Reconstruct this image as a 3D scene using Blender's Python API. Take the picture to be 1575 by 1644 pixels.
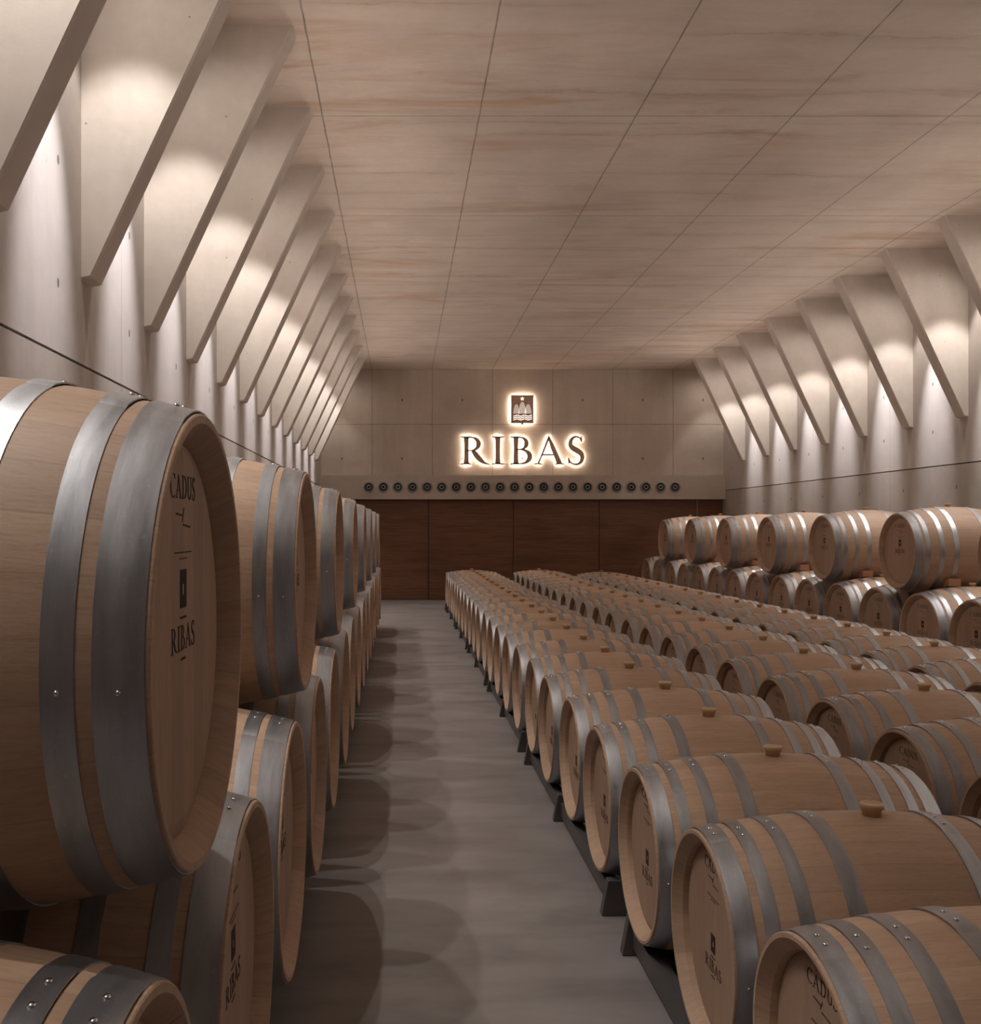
import bpy, bmesh, math, random
from mathutils import Vector, Matrix
random.seed(7)
for o in list(bpy.data.objects): bpy.data.objects.remove(o)
C = bpy.context.scene.collection
PI = math.pi
EYE = 1.547                      # eye height above the floor
F = 1600.0                       # focal length in pixels of a 1575x1644 frame
# ---------------------------------------------------------------- camera
cd = bpy.data.cameras.new('camera'); cam = bpy.data.objects.new('camera', cd); C.objects.link(cam)
cam.location = (0, 0, EYE); cam.rotation_euler = (PI/2, 0, 0)
cd.sensor_fit = 'VERTICAL'; cd.sensor_height = 36; cd.sensor_width = 36
cd.lens = 36*F/1644; cd.shift_x = 141.5/1644; cd.shift_y = 25/1644
cd.clip_start = 0.02; cd.clip_end = 100
bpy.context.scene.camera = cam
# ---------------------------------------------------------------- world, exposure
w = bpy.data.worlds.new('world'); bpy.context.scene.world = w; w.use_nodes = True
w.node_tree.nodes['Background'].inputs[0].default_value = (0.5, 0.45, 0.4, 1)
w.node_tree.nodes['Background'].inputs[1].default_value = 0.02
vs = bpy.context.scene.view_settings
vs.view_transform = 'Standard'; vs.look = 'None'; vs.gamma = 1; vs.use_curve_mapping = False
vs.exposure = 0.0
# ---------------------------------------------------------------- room numbers
WL, WR = -1.734, 6.856           # side walls
YB, YE = -3.0, 21.34             # back wall behind the camera, end wall
ZC = 4.921                       # ceiling
FIN_T = 0.19; FIN_W = 1.0; FIN_STEP = 1.31; FIN_Z = 2.886
FIN_L = [19.79-FIN_STEP*i for i in range(17)]
FIN_R = [19.93-FIN_STEP*i for i in range(17)]
# ---------------------------------------------------------------- bay spotlights (set in the ceiling between the fins), plus added ceiling-fill uplights
SPOT_E, SPILL_E, UP_E, WASH_E = 140.0, 18.0, 62.0, 640.0
SPOT_COL = (1.0, 0.94, 0.89); SPILL_COL = (1.0, 0.90, 0.83); UP_COL = (1.0, 0.87, 0.79); WASH_COL = (0.95, 0.94, 1.0)
def spot(x, y, z, e, size, blend, rad, col, tilt=0.0, up=False):
    l = bpy.data.lights.new('bay_spot', 'SPOT'); l.energy = e; l.spot_size = math.radians(size)
    l.spot_blend = blend; l.shadow_soft_size = rad; l.color = col
    o = bpy.data.objects.new('bay_spot', l); C.objects.link(o); o.location = (x, y, z); o.rotation_euler = (0, PI+tilt if up else tilt, 0)
for fins, x, s in ((FIN_L, WL+0.27, 1), (FIN_R, WR-0.27, -1)):
    for yf in fins:
        y = yf - (FIN_STEP-FIN_T)/2
        if y < -0.6: continue
        k = 0.7 if y < 0.2 else 1.0; kw = 0.45 if y < 3.8 else 1.0
        spot(x, y, ZC-0.03, SPOT_E*k, 70, 0.35, 0.03, SPOT_COL)
        spot(x, y, ZC-0.03, SPILL_E*k, 150, 0.9, 0.05, SPILL_COL, -0.25*s)
        spot(x+0.30*s, y, ZC-0.03, WASH_E*kw*k, 26, 1.0, 0.03, WASH_COL, 0.275*s)
        spot(x+0.05*s, y, 3.15, UP_E*k, 100, 1.0, 0.06, UP_COL, 0.86*s, True)  # added uplight without a fitting, only there to brighten the ceiling
    y = fins[0] + FIN_T + (YE-fins[0]-FIN_T)/2
    spot(x, y, ZC-0.03, SPOT_E*0.3, 70, 0.5, 0.03, SPOT_COL)
    spot(x, y, ZC-0.03, SPILL_E, 150, 0.9, 0.05, SPILL_COL, -0.25*s)

# ================================================================ materials
class NT:
    def __init__(s, name):
        s.m = bpy.data.materials.new(name); s.m.use_nodes = True
        s.t = s.m.node_tree; s.b = s.t.nodes['Principled BSDF']
    def n(s, typ, **kw):
        nd = s.t.nodes.new(typ)
        for k, v in kw.items():
            if hasattr(nd, k): setattr(nd, k, v)
        return nd
    def lk(s, a, b): s.t.links.new(a, b)
    def val(s, x, sock):
        if isinstance(x, (int, float)): sock.default_value = x
        elif isinstance(x, tuple): sock.default_value = x
        else: s.lk(x, sock)
    def math(s, op, a, b=0.0, c=0.0, clamp=False):
        nd = s.n('ShaderNodeMath'); nd.operation = op; nd.use_clamp = clamp
        s.val(a, nd.inputs[0]); s.val(b, nd.inputs[1]); s.val(c, nd.inputs[2]); return nd.outputs[0]
    def coord(s):
        tc = s.n('ShaderNodeTexCoord'); return tc.outputs['Object']
    def sep(s, v):
        nd = s.n('ShaderNodeSeparateXYZ'); s.lk(v, nd.inputs[0]); return nd.outputs
    def comb(s, x, y, z):
        nd = s.n('ShaderNodeCombineXYZ')
        for i, q in enumerate((x, y, z)): s.val(q, nd.inputs[i])
        return nd.outputs[0]
    def scale(s, v, sc, off=(0, 0, 0)):
        nd = s.n('ShaderNodeMapping'); s.lk(v, nd.inputs[0]); nd.inputs['Scale'].default_value = sc
        if isinstance(off, tuple): nd.inputs['Location'].default_value = off
        else: s.lk(off, nd.inputs['Location'])
        return nd.outputs[0]
    def noise(s, v, sc, detail=4, rough=0.55, dist=0.0):
        nd = s.n('ShaderNodeTexNoise'); s.lk(v, nd.inputs['Vector']); nd.inputs['Scale'].default_value = sc
        nd.inputs['Detail'].default_value = detail; nd.inputs['Roughness'].default_value = rough
        nd.inputs['Distortion'].default_value = dist; return nd.outputs[0]
    def ramp(s, f, a, b):
        nd = s.n('ShaderNodeMapRange'); nd.clamp = True; s.lk(f, nd.inputs[0])
        nd.inputs[1].default_value = a; nd.inputs[2].default_value = b; return nd.outputs[0]
    def mix(s, f, a, b, mode='MIX'):
        nd = s.n('ShaderNodeMix'); nd.data_type = 'RGBA'; nd.blend_type = mode
        s.val(f, nd.inputs[0])
        for q, k in ((a, 6), (b, 7)):
            if isinstance(q, tuple): nd.inputs[k].default_value = (q+(1,))[:4]
            else: s.lk(q, nd.inputs[k])
        return nd.outputs[2]
    def bump(s, h, st, dist=0.01):
        nd = s.n('ShaderNodeBump'); s.lk(h, nd.inputs['Height']); nd.inputs['Strength'].default_value = st
        nd.inputs['Distance'].default_value = dist; s.lk(nd.outputs[0], s.b.inputs['Normal'])
    def out(s, col=None, rough=None, metal=None, spec=None):
        if col is not None: s.val((col+(1,))[:4] if isinstance(col, tuple) else col, s.b.inputs['Base Color'])
        if rough is not None: s.val(rough, s.b.inputs['Roughness'])
        if metal is not None: s.val(metal, s.b.inputs['Metallic'])
        if spec is not None: s.val(spec, s.b.inputs['Specular IOR Level'])
        return s.m
def mul(c, k): return tuple(x*k for x in c)

def line_mask(t, co, off, step, half):
    """1 on thin lines every `step`"""
    f = t.math('FRACT', t.math('ADD', t.math('DIVIDE', t.math('SUBTRACT', co, off), step), 0.5))
    d = t.math('MULTIPLY', t.math('ABSOLUTE', t.math('SUBTRACT', f, 0.5)), step)
    return t.math('LESS_THAN', d, half)

def concrete(name, base, u='X', v='Z', ju=None, jv=None, streak=None, rust=0.0, holes=None, rough=0.8, pits=0.5, vert=0.3):
    t = NT(name); co = t.coord(); s = dict(zip('XYZ', t.sep(co)))
    big = t.noise(co, 0.9, 5, 0.6); fine = t.noise(co, 14, 5, 0.65)
    col = t.mix(t.ramp(big, 0.3, 0.7), mul(base, 0.84), mul(base, 1.12))
    col = t.mix(t.math('MULTIPLY', t.ramp(fine, 0.35, 0.75), 0.22), col, mul(base, 0.72))
    hgt = fine
    # vertical or crosswise formwork marks
    if vert:
        sc = {'Z': (2.2, 2.2, 0.16)}.get(v, (0.6, 1.3, 1))
        st = t.noise(t.scale(co, sc), 2.6, 4, 0.6)
        col = t.mix(t.math('MULTIPLY', t.ramp(st, 0.45, 0.75), vert), col, mul(base, 0.68))
    if rust:
        a = t.noise(t.scale(co, (0.35, 1.9, 1)), 1.3, 7, 0.66, 0.8)
        r = t.math('MULTIPLY', t.ramp(a, 0.50, 0.64), t.ramp(t.noise(co, 0.55, 3), 0.38, 0.62))
        col = t.mix(t.math('MULTIPLY', r, rust), col, (base[0]*0.74, base[1]*0.56, base[2]*0.42))
        a2 = t.noise(t.scale(co, (0.45, 2.6, 1), (3.1, 5.2, 0)), 1.5, 7, 0.68, 1.2)
        col = t.mix(t.math('MULTIPLY', t.ramp(a2, 0.50, 0.72), 0.20), col, (base[0]*0.66, base[1]*0.56, base[2]*0.48))
        # dark board-edge lines running across the slab, each broken and feathered
        wob = t.math('MULTIPLY', t.math('SUBTRACT', t.noise(t.scale(co, (0.5, 1.5, 1)), 1.2, 6, 0.7), 0.5), 0.42)
        yy = t.math('ADD', s['Y'], wob)
        f = t.math('FRACT', t.math('DIVIDE', yy, 0.47)); cellid = t.math('FLOOR', t.math('DIVIDE', yy, 0.47))
        w1 = t.n('ShaderNodeTexWhiteNoise'); w1.noise_dimensions = '1D'; t.lk(cellid, w1.inputs['W'])
        d = t.math('ABSOLUTE', t.math('SUBTRACT', f, t.math('ADD', 0.25, t.math('MULTIPLY', w1.outputs['Value'], 0.5))))
        brk = t.ramp(t.noise(t.scale(co, (0.35, 2.0, 1), (0, 7.7, 0)), 1.4, 4, 0.6), 0.42, 0.62)
        core = t.ramp(d, 0.045, 0.005); halo = t.math('MULTIPLY', t.ramp(d, 0.22, 0.02), 0.45)
        wv = t.math('MULTIPLY', t.math('MULTIPLY', t.math('MAXIMUM', core, halo), brk), 0.62)
        col = t.mix(wv, col, (base[0]*0.62, base[1]*0.52, base[2]*0.46))
    m = None
    for ax, j in ((u, ju), (v, jv)):
        if j:
            wob = t.math('MULTIPLY', t.math('SUBTRACT', t.noise(co, 3.0, 2), 0.5), 0.012)
            q = line_mask(t, t.math('ADD', s[ax], wob), j[0], j[1], j[2])
            m = q if m is None else t.math('MAXIMUM', m, q)
    if m is not None:
        f = t.math('MULTIPLY', m, t.math('ADD', 0.35, t.math('MULTIPLY', t.noise(co, 5.0, 2), 0.8)), clamp=True)
        col = t.mix(f, col, mul(base, 0.3))
    vo = t.n('ShaderNodeTexVoronoi'); t.lk(co, vo.inputs['Vector']); vo.inputs['Scale'].default_value = 7.0
    p = t.math('MULTIPLY', t.math('LESS_THAN', vo.outputs['Distance'], 0.045), t.math('GREATER_THAN', t.noise(co, 2.1, 2), 0.48))
    col = t.mix(t.math('MULTIPLY', p, pits), col, mul(base, 0.25))
    if holes:
        (ou, su, ov, sv, rad) = holes
        def cell(c, o, st):
            f = t.math('FRACT', t.math('ADD', t.math('DIVIDE', t.math('SUBTRACT', c, o), st), 0.5))
            return t.math('MULTIPLY', t.math('SUBTRACT', f, 0.5), st)
        a, b = cell(s[u], ou, su), cell(s[v], ov, sv)
        d = t.math('SQRT', t.math('ADD', t.math('MULTIPLY', a, a), t.math('MULTIPLY', t.math('MULTIPLY', b, b), 0.4)))
        col = t.mix(t.math('MULTIPLY', t.math('LESS_THAN', d, rad), 0.8), col, mul(base, 0.14))
    t.bump(t.math('SUBTRACT', hgt, t.math('MULTIPLY', p, 2.0)), 0.25, 0.004)
    return t.out(col, rough, 0.0, 0.3)

M = {}
M['ceil'] = concrete('ceiling_concrete', (0.52, 0.435, 0.365), 'X', 'Y', (0.63, 1.285, 0.006), (8.17, 2.62, 0.006), rust=0.7, pits=0.3, vert=0)
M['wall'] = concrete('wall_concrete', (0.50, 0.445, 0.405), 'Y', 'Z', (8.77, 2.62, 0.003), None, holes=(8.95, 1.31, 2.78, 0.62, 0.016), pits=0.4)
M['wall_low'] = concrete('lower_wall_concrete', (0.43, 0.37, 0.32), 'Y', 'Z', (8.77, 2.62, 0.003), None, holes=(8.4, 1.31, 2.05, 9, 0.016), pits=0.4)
M['end'] = concrete('end_wall_concrete', (0.60, 0.505, 0.42), 'X', 'Z', (0.64, 1.285, 0.006), (3.75, 9.0, 0.006), holes=(1.28, 1.285, 3.02, 1.25, 0.018), pits=0.5)
M['fin'] = concrete('fin_concrete', (0.64, 0.575, 0.515), 'X', 'Z', rough=0.75, pits=0.7, vert=0.15)
M['lintel'] = concrete('lintel_render', (0.56, 0.475, 0.40), 'X', 'Z', pits=0.0, vert=0.0, rough=0.6)

def floor_mat():
    t = NT('polished_concrete_floor'); co = t.coord()
    a = t.noise(co, 0.7, 6, 0.6); b = t.noise(co, 5.0, 5, 0.6); c = t.noise(t.scale(co, (0.6, 2.2, 1)), 1.6, 5, 0.6, 0.5)
    col = t.mix(t.ramp(a, 0.3, 0.7), (0.188, 0.166, 0.160), (0.272, 0.244, 0.235))
    col = t.mix(t.math('MULTIPLY', t.ramp(c, 0.42, 0.65), 0.65), col, (0.13, 0.112, 0.106))
    col = t.mix(t.math('MULTIPLY', t.ramp(b, 0.4, 0.7), 0.25), col, (0.29, 0.27, 0.265))
    t.bump(b, 0.05, 0.004)
    return t.out(col, t.math('ADD', 0.36, t.math('MULTIPLY', b, 0.22)), 0, 0.4)
M['floor'] = floor_mat()

def oak(name, base, kind):
    """kind: staves run round the barrel (axis X) or head boards standing upright"""
    t = NT(name); co = t.coord(); s = t.sep(co)
    info = t.n('ShaderNodeObjectInfo'); rnd = info.outputs['Random']
    if kind == 'stave':
        ang = t.math('DIVIDE', t.math('ARCTAN2', s[1], s[2]), 2*PI)
        u = t.math('MULTIPLY', ang, 30.0)
        gv = t.comb(t.math('MULTIPLY', s[0], 0.7), t.math('MULTIPLY', ang, 14.0), t.math('MULTIPLY', rnd, 20))
    elif kind == 'head':
        u = t.math('DIVIDE', s[1], 0.085)
        gv = t.comb(t.math('MULTIPLY', s[2], 0.7), t.math('MULTIPLY', s[1], 6.0), t.math('MULTIPLY', rnd, 20))
    cell = t.math('FLOOR', u); wn = t.n('ShaderNodeTexWhiteNoise'); wn.noise_dimensions = '2D'
    t.lk(t.comb(cell, t.math('MULTIPLY', rnd, 50), 0), wn.inputs['Vector'])
    var = wn.outputs['Value']
    fr = t.math('FRACT', u); edge = t.math('MULTIPLY', t.math('MINIMUM', fr, t.math('SUBTRACT', 1.0, fr)), 1.0)
    seam = t.math('LESS_THAN', edge, 0.018 if kind == 'stave' else 0.014)
    g = t.noise(gv, 9.0, 6, 0.62, 0.25); g2 = t.noise(t.scale(gv, (4, 3, 1)), 12.0, 3, 0.7)
    col = t.mix(var, mul(base, 0.90), (base[0]*1.07, base[1]*1.08, base[2]*1.05))
    col = t.mix(t.math('MULTIPLY', t.ramp(g, 0.38, 0.72), 0.38), col, (base[0]*0.70, base[1]*0.60, base[2]*0.50))
    col = t.mix(t.math('MULTIPLY', t.ramp(g2, 0.48, 0.75), 0.42), col, (base[0]*0.62, base[1]*0.52, base[2]*0.44))
    vo = t.n('ShaderNodeTexVoronoi'); t.lk(t.scale(gv, (1.6, 1.0, 1)), vo.inputs['Vector']); vo.inputs['Scale'].default_value = 2.6
    kn = t.ramp(vo.outputs['Distance'], 0.055, 0.02)
    col = t.mix(t.math('MULTIPLY', kn, 0.6), col, mul(base, 0.35))
    col = t.mix(t.math('MULTIPLY', seam, 0.24), col, mul(base, 0.35))
    hsv = t.n('ShaderNodeHueSaturation'); t.lk(col, hsv.inputs['Color'])
    t.lk(t.math('ADD', 0.93, t.math('MULTIPLY', rnd, 0.14)), hsv.inputs['Value'])
    t.bump(t.math('SUBTRACT', g2, t.math('MULTIPLY', seam, 1.5)), 0.14, 0.002)
    return t.out(hsv.outputs[0], 0.52, 0, 0.35)
M['stave'] = oak('oak_staves', (0.48, 0.330, 0.235), 'stave')
M['head'] = oak('oak_head_boards', (0.40, 0.270, 0.195), 'head')

def steel():
    t = NT('galvanised_steel'); co = t.coord(); s = t.sep(co)
    info = t.n('ShaderNodeObjectInfo')
    ang = t.math('MULTIPLY', t.math('ARCTAN2', s[1], s[2]), 0.35)
    v = t.comb(t.math('MULTIPLY', s[0], 6.0), ang, t.math('MULTIPLY', info.outputs['Random'], 30))
    a = t.noise(v, 5.0, 5, 0.6); b = t.noise(t.scale(v, (12, 4, 1)), 9.0, 4, 0.7); spk = t.noise(co, 90, 2, 0.6)
    col = t.mix(t.ramp(a, 0.3, 0.7), (0.33, 0.345, 0.37), (0.47, 0.485, 0.51))
    col = t.mix(t.math('MULTIPLY', t.ramp(b, 0.5, 0.8), 0.35), col, (0.24, 0.245, 0.26))
    col = t.mix(t.math('MULTIPLY', t.ramp(spk, 0.62, 0.75), 0.3), col, (0.62, 0.62, 0.63))
    t.bump(b, 0.05, 0.002)
    return t.out(col, t.math('ADD', 0.27, t.math('MULTIPLY', a, 0.24)), 0.88)
M['steel'] = steel()
def plain(name, col, rough=0.5, metal=0.0, spec=0.4, nz=0.15, sc=20):
    t = NT(name); co = t.coord(); f = t.noise(co, sc, 4, 0.6)
    c = t.mix(f, mul(col, 1-nz), mul(col, 1+nz)); t.bump(f, 0.05, 0.002)
    return t.out(c, rough, metal, spec)
M['rivet'] = plain('rivet_steel', (0.6, 0.6, 0.6), 0.22, 1.0)
M['rack'] = plain('rack_steel', (0.13, 0.125, 0.125), 0.45, 0.6)
M['ink'] = plain('burnt_ink', (0.030, 0.016, 0.012), 0.8)
M['bung'] = plain('amber_silicone', (0.56, 0.39, 0.23), 0.45)
M['wedge'] = plain('reddish_wedge_wood', (0.42, 0.21, 0.12), 0.7)
M['bronze'] = plain('bronze_sign_metal', (0.60, 0.42, 0.295), 0.5, 0.1)
M['noz_light'] = plain('nozzle_grey_metal', (0.33, 0.315, 0.30), 0.45, 0.4)
M['noz_dark'] = plain('nozzle_dark_metal', (0.035, 0.034, 0.034), 0.5, 0.3)
M['joint'] = plain('shadow_gap_filler', (0.16, 0.135, 0.11), 0.9)
M['trimmetal'] = plain('door_edge_metal', (0.30, 0.27, 0.24), 0.4, 0.7)
def doorwood():
    t = NT('dark_veneer'); co = t.coord(); s = t.sep(co)
    g = t.noise(t.scale(co, (0.5, 1, 9.0)), 4.0, 6, 0.65, 0.3); b = t.noise(t.scale(co, (0.35, 1, 2.0)), 2.0, 3)
    col = t.mix(t.ramp(g, 0.3, 0.7), (0.14, 0.060, 0.034), (0.245, 0.110, 0.062))
    col = t.mix(t.math('MULTIPLY', t.ramp(b, 0.4, 0.7), 0.4), col, (0.09, 0.034, 0.018))
    ln = line_mask(t, s[2], 0.1, 0.135, 0.003)
    col = t.mix(t.math('MULTIPLY', ln, 0.35), col, (0.04, 0.018, 0.01))
    return t.out(col, 0.42, 0, 0.4)
M['door'] = doorwood()
def emit(name, col, st):
    m = bpy.data.materials.new(name); m.use_nodes = True; b = m.node_tree.nodes['Principled BSDF']
    b.inputs['Base Color'].default_value = (0.8, 0.8, 0.8, 1)
    b.inputs['Emission Color'].default_value = col+(1,); b.inputs['Emission Strength'].default_value = st; return m
M['led'] = emit('sign_led', (1.0, 0.87, 0.74), 27.0)
M['lit'] = emit('lit_acrylic', (1.0, 0.90, 0.78), 1.6)
M['lit_soft'] = emit('softly_lit_acrylic', (1.0, 0.80, 0.65), 0.30)

# ================================================================ mesh helpers
def obj(name, bm, mat, parent=None, smooth=False, loc=None, me=None):
    if me is None:
        me = bpy.data.meshes.new(name); bmesh.ops.recalc_face_normals(bm, faces=bm.faces[:]); bm.to_mesh(me); bm.free()
        if mat: me.materials.append(mat)
        if smooth:
            for p in me.polygons: p.use_smooth = True
    o = bpy.data.objects.new(name, me); C.objects.link(o)
    if loc: o.location = loc
    if parent: o.parent = parent
    return o
def tag(o, label, cat, group=None):
    o['label'] = label; o['category'] = cat
    if group: o['group'] = group
    return o
def thing(name, loc=(0, 0, 0), rz=0.0):
    o = bpy.data.objects.new(name, None); C.objects.link(o); o.location = loc; o.rotation_euler = (0, 0, rz)
    o.empty_display_size = 0.1; return o
def struct(name, bm, mat):
    o = obj(name, bm, mat); o['kind'] = 'structure'; return o
def box(bm, a, b, mi=0):
    x0, y0, z0 = a; x1, y1, z1 = b
    v = [bm.verts.new(p) for p in ((x0,y0,z0),(x1,y0,z0),(x1,y1,z0),(x0,y1,z0),(x0,y0,z1),(x1,y0,z1),(x1,y1,z1),(x0,y1,z1))]
    for f in ((0,3,2,1),(4,5,6,7),(0,1,5,4),(1,2,6,5),(2,3,7,6),(3,0,4,7)):
        bm.faces.new([v[i] for i in f]).material_index = mi
def prism(bm, pts, axis, a, b):
    """extrude a 2-D outline; axis 'Y': pts are (x,z); axis 'X': pts are (y,z)"""
    def P(p, k): return (p[0], k, p[1]) if axis == 'Y' else (k, p[0], p[1])
    n = len(pts); A = [bm.verts.new(P(p, a)) for p in pts]; B = [bm.verts.new(P(p, b)) for p in pts]
    bm.faces.new(A); bm.faces.new(B[::-1])
    for i in range(n): bm.faces.new((A[i], B[i], B[(i+1) % n], A[(i+1) % n]))
def ORD(n):
    return ['first','second','third','fourth','fifth','sixth','seventh','eighth','ninth','tenth','eleventh','twelfth','thirteenth','fourteenth',
            'fifteenth','sixteenth','seventeenth','eighteenth','nineteenth','twentieth','twenty-first','twenty-second','twenty-third','twenty-fourth'][n-1]

# ================================================================ the room
bm = bmesh.new(); box(bm, (WL-0.3, YB-0.3, -0.2), (WR+0.3, YE+0.3, 0)); struct('floor', bm, M['floor'])
bm = bmesh.new(); box(bm, (WL-0.3, YB-0.3, ZC), (WR+0.3, YE+0.3, ZC+0.25)); struct('ceiling', bm, M['ceil'])
def side_wall(name, x0, x1, xin, zj, s):
    # upper and lower pour with an open joint between them
    bm = bmesh.new()
    box(bm, (min(x0, x1), YB, zj+0.007), (max(x0, x1), YE, ZC), 0)
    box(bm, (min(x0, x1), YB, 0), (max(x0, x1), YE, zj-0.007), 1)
    xo = x1 if abs(x1) > abs(x0) else x0
    box(bm, (min(xin-s*0.05, xo), YB, zj-0.007), (max(xin-s*0.05, xo), YE, zj+0.007), 2)
    me = bpy.data.meshes.new(name); bmesh.ops.recalc_face_normals(bm, faces=bm.faces[:]); bm.to_mesh(me); bm.free()
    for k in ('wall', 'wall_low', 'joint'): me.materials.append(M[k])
    o = obj(name, None, None, me=me); o['kind'] = 'structure'
side_wall('wall_left', WL-0.3, WL, WL, 2.425, 1)
side_wall('wall_right', WR, WR+0.3, WR, 2.335, -1)
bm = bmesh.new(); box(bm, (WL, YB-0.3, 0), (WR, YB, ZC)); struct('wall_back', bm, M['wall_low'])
bm = bmesh.new(); box(bm, (WL, YE-0.06, 2.15), (WR, YE+0.3, ZC)); box(bm, (WL, YE+0.06, 0), (WR, YE+0.3, 2.15)); struct('wall_end', bm, M['end'])
bm = bmesh.new(); box(bm, (WL, YE-0.20, 2.150), (WR, YE-0.06, 2.660)); struct('trim_1', bm, M['lintel'])
# veneered doors under the lintel
def px(x, d=YE): return (x-646)*d/F
edges = [WL, px(688), px(824), px(962), px(1119), WR]
for i in range(5):
    bm = bmesh.new(); g = 0.008
    box(bm, (edges[i]+g, YE, 0.012), (edges[i+1]-g, YE+0.06, 2.15))
    struct('door_%d' % (i+1), bm, M['door'])
bm = bmesh.new(); box(bm, (edges[4]-0.008, YE-0.012, 0), (edges[4]+0.012, YE+0.055, 2.15)); struct('trim_2', bm, M['trimmetal'])
bm = bmesh.new(); box(bm, (edges[1]-0.012, YE-0.006, 0), (edges[1]+0.008, YE+0.055, 2.15)); struct('trim_3', bm, M['noz_dark'])

# concrete fins
def fin(side, y, xw, s, n, total):
    bm = bmesh.new()
    ch = 0.012
    pts = [(xw, FIN_Z), (xw+s*0.055, FIN_Z+0.012), (xw+s*(FIN_W), ZC), (xw, ZC)]
    prism(bm, pts, 'Y', y, y+FIN_T)
    ed = [e for e in bm.edges if abs(e.verts[0].co.y-e.verts[1].co.y) < 1e-6 and not all(abs(v.co.x-xw) < 1e-4 for v in e.verts) and not all(abs(v.co.z-ZC) < 1e-4 for v in e.verts)]
    bmesh.ops.bevel(bm, geom=ed, offset=ch, segments=1, affect='EDGES')
    o = obj('concrete_fin', bm, M['fin'])
    tag(o, 'pale tapering concrete fin on the %s wall, %s from the end wall' % (side, ORD(n)), 'concrete fin', 'concrete fins along the %s wall' % side)
for i, y in enumerate(FIN_L):
    if y > 1.2: fin('left', y, WL, 1, i+1, 0)
for i, y in enumerate(FIN_R):
    if y > 5.0: fin('right', y, WR, -1, i+1, 0)

# air nozzles in the lintel
def lathe(bm, prof, seg, axis='X', caps=False):
    rings = []
    for a, r in prof:
        ring = []
        for i in range(seg):
            th = 2*PI*i/seg; c, s = r*math.cos(th), r*math.sin(th)
            ring.append(bm.verts.new((a, s, c) if axis == 'X' else ((s, a, c) if axis == 'Y' else (c, s, a))))
        rings.append(ring)
    for A, B in zip(rings, rings[1:]):
        for i in range(seg): bm.faces.new((A[i], A[(i+1) % seg], B[(i+1) % seg], B[i]))
    if caps: bm.faces.new(rings[0]); bm.faces.new(rings[-1])
    return rings
def make_nozzle():
    t = thing('air_nozzle')
    bm = bmesh.new(); lathe(bm, [(0, 0.118), (-0.012, 0.118), (-0.022, 0.108), (-0.020, 0.090), (-0.004, 0.084), (0, 0.084)], 32, 'Y'); obj('flange', bm, M['noz_light'], t, True)
    bm = bmesh.new(); lathe(bm, [(0, 0.084), (-0.010, 0.080), (-0.012, 0.066), (0, 0.062), (0.0, 0.001)], 32, 'Y', True); obj('throat', bm, M['noz_dark'], t, True)
    bm = bmesh.new(); lathe(bm, [(-0.002, 0.056), (-0.030, 0.050), (-0.036, 0.042), (-0.028, 0.030), (-0.004, 0.026)], 32, 'Y'); obj('jet_ring', bm, M['noz_light'], t, True)
    bm = bmesh.new(); lathe(bm, [(-0.002, 0.026), (-0.010, 0.022), (-0.010, 0.001)], 24, 'Y', True); obj('outlet', bm, M['noz_dark'], t, True)
    return t
def dup(root, loc, rz, skip=()):
    r = root.copy(); C.objects.link(r); r.location = loc; r.rotation_euler = (0, 0, rz)
    for ch in CH[root.name]:
        c = ch.copy(); C.objects.link(c); c.parent = r
        if ch.name in CH:
            for g in CH[ch.name]:
                if any(g.name.startswith(s) for s in skip): continue
                d = g.copy(); C.objects.link(d); d.parent = c
    return r
CH = {}
def index(root):
    CH[root.name] = list(root.children)
    for c in root.children:
        if c.children: CH[c.name] = list(c.children)
nz0 = make_nozzle(); bpy.context.view_layer.update(); index(nz0)
for i in range(22):
    x = px(592.5+23.2*i); loc = (x, YE-0.20, 2.405)
    n = nz0 if i == 0 else dup(nz0, loc, 0)
    n.location = loc; n.rotation_euler = (0, 0, 0)
    lab = 'round grey air nozzle in the pale lintel, '+ORD(i+1)+' from the left' if i < 11 else 'round grey air nozzle in the pale lintel, '+ORD(22-i)+' from the right end'
    tag(n, lab, 'air nozzle', 'air nozzles in the lintel')

# ================================================================ lettering (outlines made of tapered strokes, cap height 1)
def strip(pts, ws):
    L, R = [], []
    for i, p in enumerate(pts):
        a = pts[max(i-1, 0)]; b = pts[min(i+1, len(pts)-1)]
        dx, dz = b[0]-a[0], b[1]-a[1]; l = math.hypot(dx, dz) or 1
        nx, nz = -dz/l, dx/l; h = ws[i]/2
        L.append((p[0]+nx*h, p[1]+nz*h)); R.append((p[0]-nx*h, p[1]-nz*h))
    return L, R
def arc(cx, cz, rx, rz, a0, a1, n, wmax, wmin, vert=True):
    pts, ws = [], []
    for i in range(n+1):
        a = math.radians(a0+(a1-a0)*i/n); pts.append((cx+rx*math.cos(a), cz+rz*math.sin(a)))
        k = abs(math.cos(a)) if vert else abs(math.sin(a)); ws.append(wmin+(wmax-wmin)*k**1.5)
    return pts, ws
def stem(x, z0, z1, w, sl=0.10, sr=0.10, top=True, bot=True):
    """upright stroke with flared serifs"""
    pts, ws = [], []
    for k in range(9):
        f = k/8; pts.append((x, z0+(z1-z0)*f)); ws.append(w*(0.92+0.25*abs(2*f-1)**3))
    S = [(pts, ws)]
    for on, z, d in ((top, z1, -1), (bot, z0, 1)):
        if on:
            S.append(([(x-w/2-sl, z+d*0.006), (x-w/2-sl*0.4, z+d*0.012), (x-w/2, z+d*0.022), (x+w/2, z+d*0.022), (x+w/2+sr*0.4, z+d*0.012), (x+w/2+sr, z+d*0.006)],
                      [0.012, 0.02, 0.045, 0.045, 0.02, 0.012]))
    return S
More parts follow.
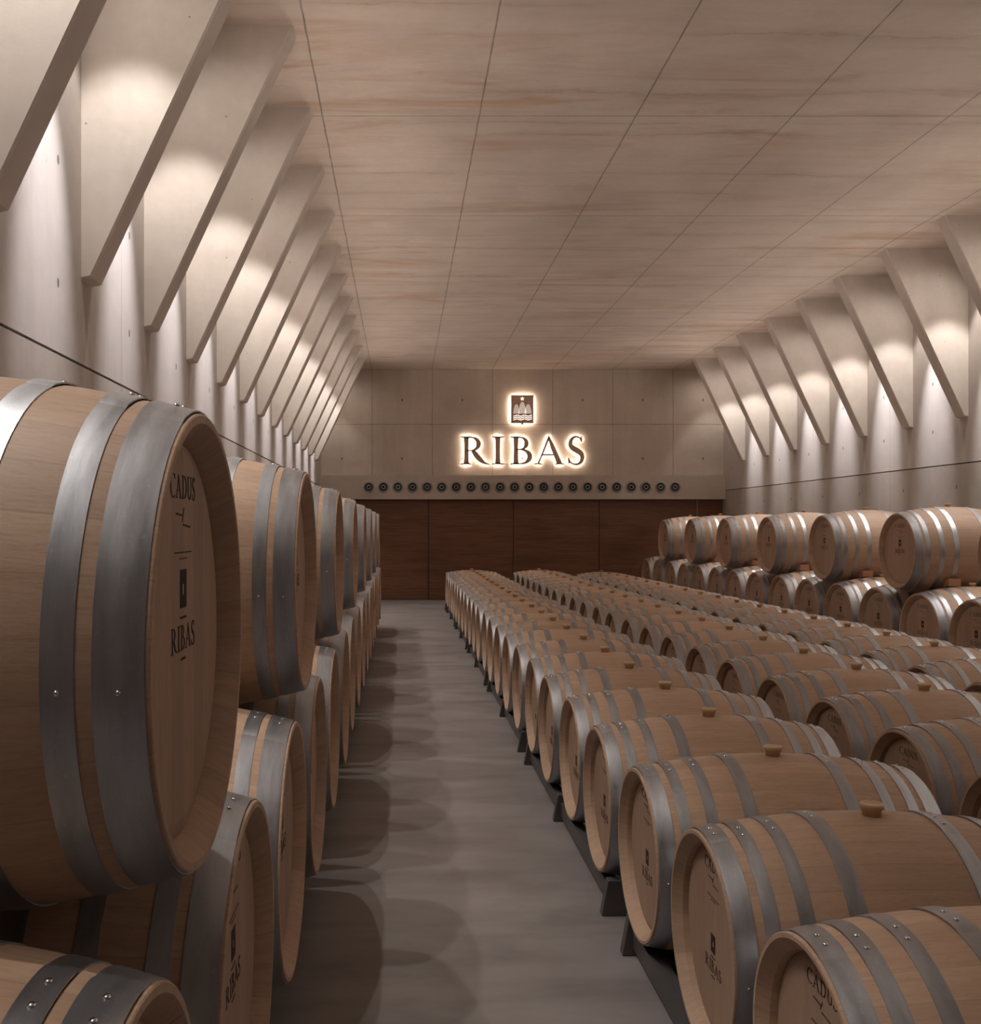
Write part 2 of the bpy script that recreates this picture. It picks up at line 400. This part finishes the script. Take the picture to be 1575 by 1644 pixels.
def bez(p0, p1, p2, p3, n):
    out = []
    for i in range(n+1):
        t = i/n; a = (1-t)**3; b = 3*(1-t)**2*t; c = 3*(1-t)*t*t; d = t**3
        out.append((a*p0[0]+b*p1[0]+c*p2[0]+d*p3[0], a*p0[1]+b*p1[1]+c*p2[1]+d*p3[1]))
    return out
def wlist(n, f): return [f(i/n) for i in range(n+1)]
def glyph(ch):
    """(strokes, advance width)"""
    if ch == 'I': return stem(0.21, 0, 1, 0.13, 0.14, 0.14), 0.42
    if ch == 'R':
        S = stem(0.20, 0, 1, 0.13, 0.14, 0.10, True, True)
        S.append(arc(0.36, 0.735, 0.28, 0.24, 90, -90, 18, 0.13, 0.035)); S.append(([(0.2, 0.975), (0.37, 0.975)], [0.04, 0.035])); S.append(([(0.2, 0.495), (0.37, 0.495)], [0.03, 0.035]))
        S.append((bez((0.42, 0.50), (0.55, 0.36), (0.72, 0.02), (1.02, 0.0), 14), wlist(14, lambda t: 0.05+0.10*math.sin(PI*min(1, t*1.0+0.12))**1 if t < 0.85 else 0.05*(1-t)/0.15+0.008)))
        return S, 1.02
    if ch == 'B':
        S = stem(0.20, 0, 1, 0.13, 0.14, 0.04)
        S.append(arc(0.34, 0.755, 0.24, 0.22, 90, -90, 16, 0.12, 0.03)); S.append(arc(0.36, 0.275, 0.34, 0.255, 90, -90, 18, 0.14, 0.035))
        for z, e in ((0.978, 0.36), (0.533, 0.37), (0.02, 0.38)): S.append(([(0.2, z), (e, z)], [0.034, 0.034]))
        return S, 0.78
    if ch == 'A':
        S = [([(0.14, 0.02), (0.30, 0.40), (0.52, 0.98)], [0.045, 0.05, 0.06]), ([(0.50, 1.02), (0.66, 0.60), (0.90, 0.02)], [0.05, 0.12, 0.14]),
             ([(0.27, 0.34), (0.74, 0.34)], [0.035, 0.035]), ([(0.0, 0.008), (0.12, 0.02), (0.27, 0.008)], [0.012, 0.04, 0.012]), ([(0.76, 0.008), (0.92, 0.02), (1.06, 0.008)], [0.012, 0.045, 0.012])]
        return S, 1.06
    if ch == 'S':
        c = bez((0.50, 0.84), (0.47, 1.06), (0.12, 1.06), (0.10, 0.76), 10)[:-1]+bez((0.10, 0.76), (0.09, 0.50), (0.54, 0.54), (0.54, 0.24), 12)[:-1]+bez((0.54, 0.24), (0.52, -0.10), (0.10, -0.06), (0.05, 0.17), 10)
        n = len(c)-1
        S = [(c, wlist(n, lambda t: 0.03+0.125*math.sin(PI*t)**2)), ([(0.50, 1.0), (0.505, 0.80)], [0.02, 0.03]), ([(0.045, 0.02), (0.045, 0.23)], [0.03, 0.02])]
        return S, 0.62
    if ch == 'C':
        S = [arc(0.50, 0.5, 0.44, 0.50, 52, 308, 26, 0.13, 0.035), ([(0.79, 1.0), (0.79, 0.80)], [0.015, 0.03])]
        return S, 0.86
    if ch == 'D':
        S = stem(0.20, 0, 1, 0.13, 0.14, 0.04); S.append(arc(0.38, 0.5, 0.46, 0.478, 90, -90, 20, 0.14, 0.035))
        for z in (0.978, 0.022): S.append(([(0.2, z), (0.40, z)], [0.034, 0.034]))
        return S, 0.94
    if ch == 'U':
        S = [([(0.20, 0.995), (0.20, 0.32)], [0.13, 0.12]), ([(0.72, 0.995), (0.72, 0.32)], [0.06, 0.06]), arc(0.46, 0.32, 0.26, 0.31, 180, 360, 16, 0.09, 0.07)]
        for x in (0.20, 0.72): S.append(([(x-0.15, 0.99), (x, 0.98), (x+0.14, 0.99)], [0.012, 0.04, 0.012]))
        return S, 0.88
def put_strokes(bm, S, fx, back, front, shrink=1.0):
    """fx maps (u, v, depth) to a point; every stroke is a closed solid"""
    for pts, ws in S:
        L, R = strip(pts, [q*shrink for q in ws]); n = len(pts)
        V = [[bm.verts.new(fx(p[0], p[1], d)) for p in side] for side in (L, R) for d in (back, front)]
        Lb, Lf, Rb, Rf = V
        for i in range(n-1):
            bm.faces.new((Lf[i], Lf[i+1], Rf[i+1], Rf[i])); bm.faces.new((Lb[i], Rb[i], Rb[i+1], Lb[i+1]))
            bm.faces.new((Lb[i], Lb[i+1], Lf[i+1], Lf[i])); bm.faces.new((Rb[i], Rf[i], Rf[i+1], Rb[i+1]))
        for i in (0, n-1): bm.faces.new((Lb[i], Lf[i], Rf[i], Rb[i]))

YW = YE-0.06        # face of the end wall
CAPH = 0.585; ZB = 1.547+101.5*YW/F
spans = {'R': (739.5, 785), 'I': (789, 808.5), 'B': (819, 853.5), 'A': (857, 905), 'S': (910.5, 937.5)}
for ch in 'RIBAS':
    S, adv = glyph(ch); a, b = spans[ch]; x0, x1 = px(a, YW), px(b, YW); k = (x1-x0)/adv
    t = thing('sign_letter', ((x0+x1)/2, YW-0.075, ZB)); c = (x0+x1)/2
    fx = lambda u, v, d: (u*k+x0-c, d, v*CAPH)
    S2 = [(p, [max(q*1.3, 0.055) for q in ws]) for p, ws in S]
    bm = bmesh.new(); put_strokes(bm, S2, fx, 0.0, 0.03, 1.0); obj('letter_face', bm, M['bronze'], t)
    bm = bmesh.new(); put_strokes(bm, S, fx, 0.032, 0.040, 0.8); obj('backlight', bm, M['led'], t)
    bm = bmesh.new()
    for v in (0.2, 0.8):
        u = {'R': 0.20, 'I': 0.21, 'B': 0.20, 'A': 0.22 if v < .5 else 0.56, 'S': 0.5 if v < .5 else 0.12}[ch]
        X, _, Z = fx(u, v, 0); box(bm, (X-0.006, 0.03, Z-0.006), (X+0.006, 0.075, Z+0.006))
    obj('mounting_pin', bm, M['bronze'], t)
    tag(t, 'backlit bronze serif letter %s of the name sign on the end wall' % ch, 'letter', 'backlit letters on the end wall')
# crest above the letters
x0, x1, zt, zb = px(819.8, YW), px(856, YW), 1.547+(847-635)*YW/F, 1.547+(847-680)*YW/F
W2, H2 = (x1-x0)/2, zt-zb
crest = thing('wall_crest', ((x0+x1)/2, YW-0.075, zb))
bm = bmesh.new()
prism(bm, [(-W2, 0), (-0.03, 0), (0, -0.04), (0.03, 0), (W2, 0), (W2, H2*0.35), (W2*0.98, H2*0.6), (W2, H2), (-W2, H2), (-W2*0.98, H2*0.6), (-W2, H2*0.35)], 'Y', 0, 0.03)
obj('plate', bm, M['bronze'], crest)
bm = bmesh.new(); box(bm, (-W2*0.95, 0.034, H2*0.04), (W2*0.95, 0.042, H2*0.96)); obj('backlight', bm, M['led'], crest)
bm = bmesh.new()
for sx in (-1, 1):
    for f in (0.2, 0.8): box(bm, (sx*W2*0.6-0.006, 0.03, H2*f-0.006), (sx*W2*0.6+0.006, 0.075, H2*f+0.006))
obj('mounting_pin', bm, M['bronze'], crest)
U = lambda x, y: ((x-774)/238*2*W2, (458-y)/293*H2)     # emblem drawing units to metres
bm = bmesh.new(); sp = []
cx, cz = U(774, 204)
for i in range(10):
    r = (0.046 if i % 2 == 0 else 0.019); a = PI/2+i*PI/5; sp.append((cx+r*math.cos(a), cz+r*math.sin(a)))
prism(bm, sp, 'Y', -0.004, 0.001); o = obj('star', bm, M['lit'], crest); o['label'] = 'glowing white five-pointed star'
bm = bmesh.new()
for c, hw, top in ((712, 33, 262), (774, 42, 238), (834, 38, 262)):
    pts = []
    for i in range(21):
        f = -1+2*i/20; xx = c+hw*f; yy = 358-(358-top)*(1-abs(f)**2.6)**0.9; pts.append(U(xx, yy))
    prism(bm, pts, 'Y', -0.004, 0.001)
o = obj('mountain_relief', bm, M['lit_soft'], crest); o['label'] = 'pale glowing row of three rounded peaks'
for k in range(3):
    bm = bmesh.new(); y0 = 380+19*k
    pts = [U(680+195*i/32, y0+5.5*math.cos(2*PI*i/32*2.5)) for i in range(33)]
    put_strokes(bm, [(pts, [0.012]*33)], lambda u, v, d: (u, d, v), -0.004, 0.001); obj('wave_line', bm, M['lit'], crest)
tag(crest, 'backlit bronze crest plate with star, peaks and waves above the sign letters', 'crest')

# ================================================================ barrels
def make_barrel(name, L, rh, rb, hoops, rec, tk, zs, SEG=88):
    """axis along X, centre of the barrel at the origin, bung up (+Z), stamped head at -X"""
    t = thing(name); h = L/2
    def R(x): return rh+(rb-rh)*(1-(x/h)**2)
    prof = [(-h+rec, 0.001), (-h+rec, rh-tk*1.25), (-h+tk*0.9, rh-tk*1.15), (-h+0.002, rh-tk*0.42), (-h, rh-tk*0.38), (-h, rh-0.002), (-h+0.002, R(-h+0.002))]
    N = 22
    prof += [(-h+0.002+(L-0.004)*i/N, R(-h+0.002+(L-0.004)*i/N)) for i in range(1, N)]
    prof += [(h-0.002, R(h-0.002)), (h, rh-0.002), (h, rh-tk*0.38), (h-0.002, rh-tk*0.42), (h-tk*0.9, rh-tk*1.15), (h-rec, rh-tk*1.25), (h-rec, 0.001)]
    bm = bmesh.new(); lathe(bm, prof, SEG)
    body = obj('stave_body', bm, M['stave'], t, True)
    body.data.set_sharp_from_angle(angle=math.radians(28))
    heads = []
    for s in (-1, 1):
        bm = bmesh.new(); xo = s*(h-rec)
        lathe(bm, [(xo, 0.0012), (xo+s*0.006, 0.0012), (xo+s*0.006, rh-tk*1.9), (xo+s*0.001, rh-tk*1.28)], SEG, 'X', False)
        heads.append(obj('head', bm, M['head'], t))
    # stamped crest and names on the -X head, seen from -X: u runs to the viewer's right = -Y
    xf = -(h-rec)-0.006
    q = rh/0.29
    def fxm(u0, v0, sc): return lambda u, v, d: (xf-d, -(u0+u*sc), v0+v*sc)
    bm = bmesh.new(); hh = 0.05*q; ww = 0.018*q; cz = zs[0]
    def bx(u0, v0, u1, v1): box(bm, (xf-0.0010, -u1, v0), (xf+0.0005, -u0, v1))
    bx(-ww, cz-hh*0.5, -ww*0.70, cz+hh*0.5); bx(ww*0.70, cz-hh*0.5, ww, cz+hh*0.5); bx(-ww*0.7, cz+hh*0.12, ww*0.7, cz+hh*0.5); bx(-ww*0.7, cz-hh*0.5, ww*0.7, cz-hh*0.16)
    bx(-ww*0.7, cz-hh*0.16, -ww*0.35, cz+hh*0.12); bx(ww*0.35, cz-hh*0.16, ww*0.7, cz+hh*0.12)
    o = obj('crest_stamp', bm, M['ink'], heads[0]); 
    def word(wd, cu, v0, cap, nm, gap=0.14):
        bm = bmesh.new(); tot = sum(glyph(c)[1] for c in wd)+gap*(len(wd)-1); u = -tot/2
        for c in wd:
            S, a = glyph(c); S = [(p, [max(x, 0.04) for x in w_]) for p, w_ in S]
            put_strokes(bm, S, fxm(cu+u*cap, v0, cap), -0.0005, 0.0009); u += a+gap
        return obj(nm, bm, M['ink'], heads[0])
    word('RIBAS', 0, zs[1], 0.032*q, 'name_stamp', 0.10)
    word('CADUS', 0, zs[2], 0.030*q, 'cooper_stamp', 0.12)
    bm = bmesh.new()
    for (ua, va, ub, vb, wd) in ((-0.042, zs[2]/q-0.020, 0.0, zs[2]/q-0.022, 0.0022), (-0.006, zs[2]/q-0.030, 0.004, zs[2]/q-0.012, 0.0016), (0.0, zs[2]/q-0.034, 0.042, zs[2]/q-0.037, 0.0022), (-0.05, zs[2]/q-0.070, 0.05, zs[2]/q-0.070, 0.0016), (-0.022, zs[2]/q-0.078, 0.022, zs[2]/q-0.078, 0.0014), (-0.018, zs[1]/q+0.042, 0.018, zs[1]/q+0.042, 0.003), (-0.014, zs[1]/q-0.012, 0.014, zs[1]/q-0.012, 0.003)):
        put_strokes(bm, [([(ua*q, va*q), (ub*q, vb*q)], [wd*q, wd*q])], lambda u, v, d: (xf-d, -u, v), -0.0005, 0.0009)
    ru = obj('stamp_rule', bm, M['ink'], heads[0]); ru['kind'] = 'stuff'
    for (c, wd) in hoops:
        for s in (-1, 1):
            xc = s*(h-c); a, b = xc-wd/2, xc+wd/2; e = 0.0022
            bm = bmesh.new(); pr = []
            for i in range(5):
                x = a+(b-a)*i/4; pr.append((x, R(x)+e))
            lathe(bm, [(a, R(a)-0.004)]+pr+[(b, R(b)-0.004)], SEG)
            # overlapped end with its own little step
            n = 14; a0, a1 = -0.30, 0.26; rows = []
            for j in range(n+1):
                th = a0+(a1-a0)*j/n; lift = e+0.0026 if 0 < j < n else e
                row = []
                for (x, ex) in ((a, -0.001), (a, lift), (b, lift), (b, -0.001)):
                    r = R(x)+ex; row.append(bm.verts.new((x, r*math.sin(th), r*math.cos(th))))
                rows.append(row)
            for r0, r1 in zip(rows, rows[1:]):
                for k in range(3): bm.faces.new((r0[k], r0[k+1], r1[k+1], r1[k]))
            bm.faces.new(rows[0]); bm.faces.new(rows[-1])
            ho = obj('hoop', bm, M['steel'], t, False)
            for p in ho.data.polygons: p.use_smooth = True
            ho.data.set_sharp_from_angle(angle=math.radians(25))
            tw = random.uniform(-0.16, 0.16); ho.rotation_euler = (tw, 0, 0)
            for th in (-0.16, -0.02):
                r = R(xc)+e+0.002; bmr = bmesh.new()
                bmesh.ops.create_uvsphere(bmr, u_segments=12, v_segments=8, radius=0.0062)
                for v in bmr.verts: v.co.z = max(v.co.z, 0)*0.75
                bmesh.ops.rotate(bmr, verts=bmr.verts, matrix=Matrix.Rotation(-th, 3, 'X'))
                bmesh.ops.translate(bmr, verts=bmr.verts, vec=(xc, r*math.sin(th), r*math.cos(th)))
                obj('rivet', bmr, M['rivet'], ho, True)
            if c < 0.15:
                for th in (-1.62, 1.5):
                    r = R(xc)+e; bmr = bmesh.new()
                    bmesh.ops.create_uvsphere(bmr, u_segments=10, v_segments=6, radius=0.0045)
                    bmesh.ops.translate(bmr, verts=bmr.verts, vec=(xc, r*math.sin(th), r*math.cos(th)))
                    obj('nail', bmr, M['rivet'], ho, True)
    bm = bmesh.new(); r0 = rb-0.006
    lathe(bm, [(r0, 0.0235), (r0+0.022, 0.0255), (r0+0.026, 0.031), (r0+0.036, 0.0325), (r0+0.039, 0.030), (r0+0.039, 0.024), (r0+0.036, 0.021), (r0+0.035, 0.001)], 28, 'Z', True)
    obj('bung', bm, M['bung'], t, True)
    bpy.context.view_layer.update(); index(t)
    return t
RH, RB, LEN = 0.2925, 0.345, 0.955
BRH, BRB, BLEN = 0.383, 0.4565, 1.06
small = make_barrel('wine_barrel', LEN, RH, RB, [(0.033, 0.052), (0.100, 0.036), (0.185, 0.036), (0.310, 0.044)], 0.045, 0.030, (-0.012, -0.092, 0.185))
large = make_barrel('wine_barrel', BLEN, BRH, BRB, [(0.040, 0.066), (0.116, 0.042), (0.245, 0.042), (0.380, 0.046)], 0.046, 0.038, (0.085, -0.020, 0.240))
used = set()
def barrel(proto, x, y, z, rz, label, group, near):
    if proto.name not in used and near:
        used.add(proto.name); b = proto; b.location = (x, y, z); b.rotation_euler = (0, 0, rz)
    else: b = dup(proto, (x, y, z), rz, () if near else ('rivet', 'nail'))
    tag(b, label, 'barrel', group); return b

# --- three single rows on the floor
rows = [('row beside the aisle', 1.293, 0.407, [2.0335+0.7235*i for i in range(24)], 0.7235),
        ('middle floor row', 2.550, 0.407, [3.43+0.7235*i for i in range(22)], 0.7235),
        ('floor row by right stack', 3.810, 0.354, [5.74+0.70*i for i in range(20)], 0.70)]
for nm, xb, zb_, ys, st in rows:
    N = len(ys)
    for i, y in enumerate(ys):
        j = random.uniform(-0.006, 0.006)
        if i < (N+1)//2: lab = 'oak barrel lying in the %s, %s from the front' % (nm, ORD(i+1))
        else: lab = 'oak barrel lying in the %s, %s from the far end' % (nm, ORD(N-i))
        barrel(small, xb+j, y, zb_, 0.0, lab, 'oak barrels in the '+nm, y < 7.5)
# steel racks, four barrels each
def rack_bm_parts(root, hw, ztop, length, foot_h, feet):
    for s in (-1, 1):
        bm = bmesh.new(); x = s*hw
        box(bm, (x-0.026, 0.03, 0.028), (x+0.026, length-0.03, ztop))
        obj('rail', bm, M['rack'], root)
        for yf in feet:
            bm = bmesh.new(); xo = s*(hw+0.012)
            prism(bm, [(xo-0.052, 0.0), (xo+0.052, 0.0), (xo+0.052, 0.006), (xo+0.026, foot_h), (xo-0.026, foot_h), (xo-0.052, 0.006)], 'Y', yf-0.022, yf+0.022)
            bmesh.ops.bevel(bm, geom=bm.edges[:], offset=0.002, segments=1, affect='EDGES')
            obj('foot', bm, M['rack'], root)
    for yf in feet:
        bm = bmesh.new(); box(bm, (-hw+0.04, yf-0.02, 0.01), (hw-0.04, yf+0.02, 0.04)); obj('crossbar', bm, M['rack'], root)
def racks(xb, zaxis, ys, st, per, hw, rtop, foot_h, name):
    i = 0; k = 0; N = len(ys)
    # groups of `per` barrels; the first rack of the aisle row ends between its third and fourth barrel
    starts = []; off = {0.7235: 3}.get(st, per)
    idx = 0; first = off
    while idx < N:
        n = (first if idx == 0 else per); seg = ys[idx:idx+n]; idx += n
        starts.append(seg)
    for q, seg in enumerate(starts):
        y0 = seg[0]-st*0.33; y1 = seg[-1]+st*0.22
        r = thing('barrel_rack', (xb, y0, 0)); ln = y1-y0
        feet = sorted({0.022, round(ln/2, 3), ln-0.022}) if len(seg) > 2 else [0.022, ln-0.022]
        if len(seg) % 2 == 0 and len(seg) > 2: feet[1] = seg[len(seg)//2-1]+st/2-y0-0.03
        rack_bm_parts(r, hw, rtop, ln, foot_h, feet)
        if q < (len(starts)+1)//2: w_ = ORD(q+1)+' rack from the front'
        else: w_ = ORD(len(starts)-q)+' rack from the far end'
        tag(r, 'dark rack under the %s, %s' % (name, w_), 'barrel rack', 'racks under the '+name)
racks(1.293, 0.407, rows[0][3], 0.7235, 4, 0.435, 0.407-RH-0.012, 0.142, 'row beside the aisle')
racks(2.550, 0.407, rows[1][3], 0.7235, 4, 0.435, 0.407-RH-0.012, 0.142, 'middle floor row')
racks(3.810, 0.354, rows[2][3], 0.70, 4, 0.435, 0.354-RH-0.010, 0.095, 'floor row by the right stack')

# --- two-tier stacks of larger barrels against both walls
XL = -0.333-BLEN/2; ZL = 0.552; SL = 0.921
lo = [1.262+SL*i for i in range(16)]
for i, y in enumerate(lo):
    lab = 'large oak barrel in the bottom tier of the left stack, '+(ORD(i+1)+' from the front' if i < 8 else ORD(16-i)+' from the far end')
    barrel(large, XL+random.uniform(-0.003, 0.004), y, ZL, PI, lab, 'bottom tier of the left stack', y < 8)
stepL = math.sqrt((2*BRB+0.003)**2-(SL/2)**2)
for k in range(8):
    y = lo[2*k]+SL/2
    lab = 'large oak barrel in the top tier of the left stack, '+(ORD(k+1)+' from the front' if k < 4 else ORD(8-k)+' from the far end')
    barrel(large, XL-0.006, y, ZL+stepL+0.013, PI, lab, 'top tier of the left stack', y < 8)
XR = 5.08+BLEN/2; ZR = 0.512; SR = 0.917
lor = [20.80-SR*i for i in range(15)][::-1]
for i, y in enumerate(lor):
    lab = 'large oak barrel in the bottom tier of the right stack, '+(ORD(i+1)+' from the front' if i < 8 else ORD(15-i)+' from the far end')
    barrel(large, XR+random.uniform(-0.01, 0.01), y, ZR, 0, lab, 'bottom tier of the right stack', False)
stepR = math.sqrt((2*BRB+0.003)**2-(SR/2)**2)
def wedge(y0, label):
    # sits on the crest of the lower barrel, against the flank of the barrel above it
    bm = bmesh.new(); up, dn = [], []; R0 = BRB-0.002
    for i in range(9):
        dy = 0.035+0.10*i/8; zl = math.sqrt(R0*R0-dy*dy)+0.004
        zu = stepR-math.sqrt(BRB**2-(SR/2-dy)**2)-0.004
        dn.append((dy, zl)); up.append((dy, max(zl+0.002, min(zl+0.075, zu))))
    prism(bm, dn+up[::-1], 'X', -0.06, 0.06)
    o = obj('wedge', bm, M['wedge'], None, False, (XR-0.16, y0, ZR)); tag(o, label, 'wedge', 'wooden wedges in the right stack')
for k in range(7):
    y = lor[2*k]+SR/2
    lab = 'large oak barrel in the top tier of the right stack, '+(ORD(k+1)+' from the front' if k < 4 else ORD(7-k)+' from the far end')
    barrel(large, XR, y, ZR+stepR, 0, lab, 'top tier of the right stack', False)
    wedge(lor[2*k], 'reddish wedge under the '+lab.split(', ')[1].replace(' from the', ' top barrel from the')+' of the right stack')
# rails under the two stacks
def long_rack(x, y0, y1, top, name):
    r = thing('barrel_rack', (x, y0, 0)); ln = y1-y0; n = max(2, int(ln/1.84))
    for s in (-1, 1):
        bm = bmesh.new(); box(bm, (s*0.36-0.03, 0, 0.02), (s*0.36+0.03, ln, top)); obj('rail', bm, M['rack'], r)
        for i in range(n+1):
            bm = bmesh.new(); yy = 0.03+(ln-0.06)*i/n; box(bm, (s*0.36-0.05, yy-0.03, 0), (s*0.36+0.05, yy+0.03, 0.021)); obj('foot', bm, M['rack'], r)
    tag(r, 'low dark steel rack under the %s stack of large barrels' % name, 'barrel rack')
rr = BRH+(BRB-BRH)*(1-(0.39/(BLEN/2))**2)
rr2 = BRH+(BRB-BRH)*(1-(0.33/(BLEN/2))**2)
long_rack(XL, lo[0]-0.3, lo[-1]+0.3, ZL-rr2-0.004, 'left')
long_rack(XR, lor[0]-0.3, lor[-1]+0.3, ZR-rr2-0.004, 'right')
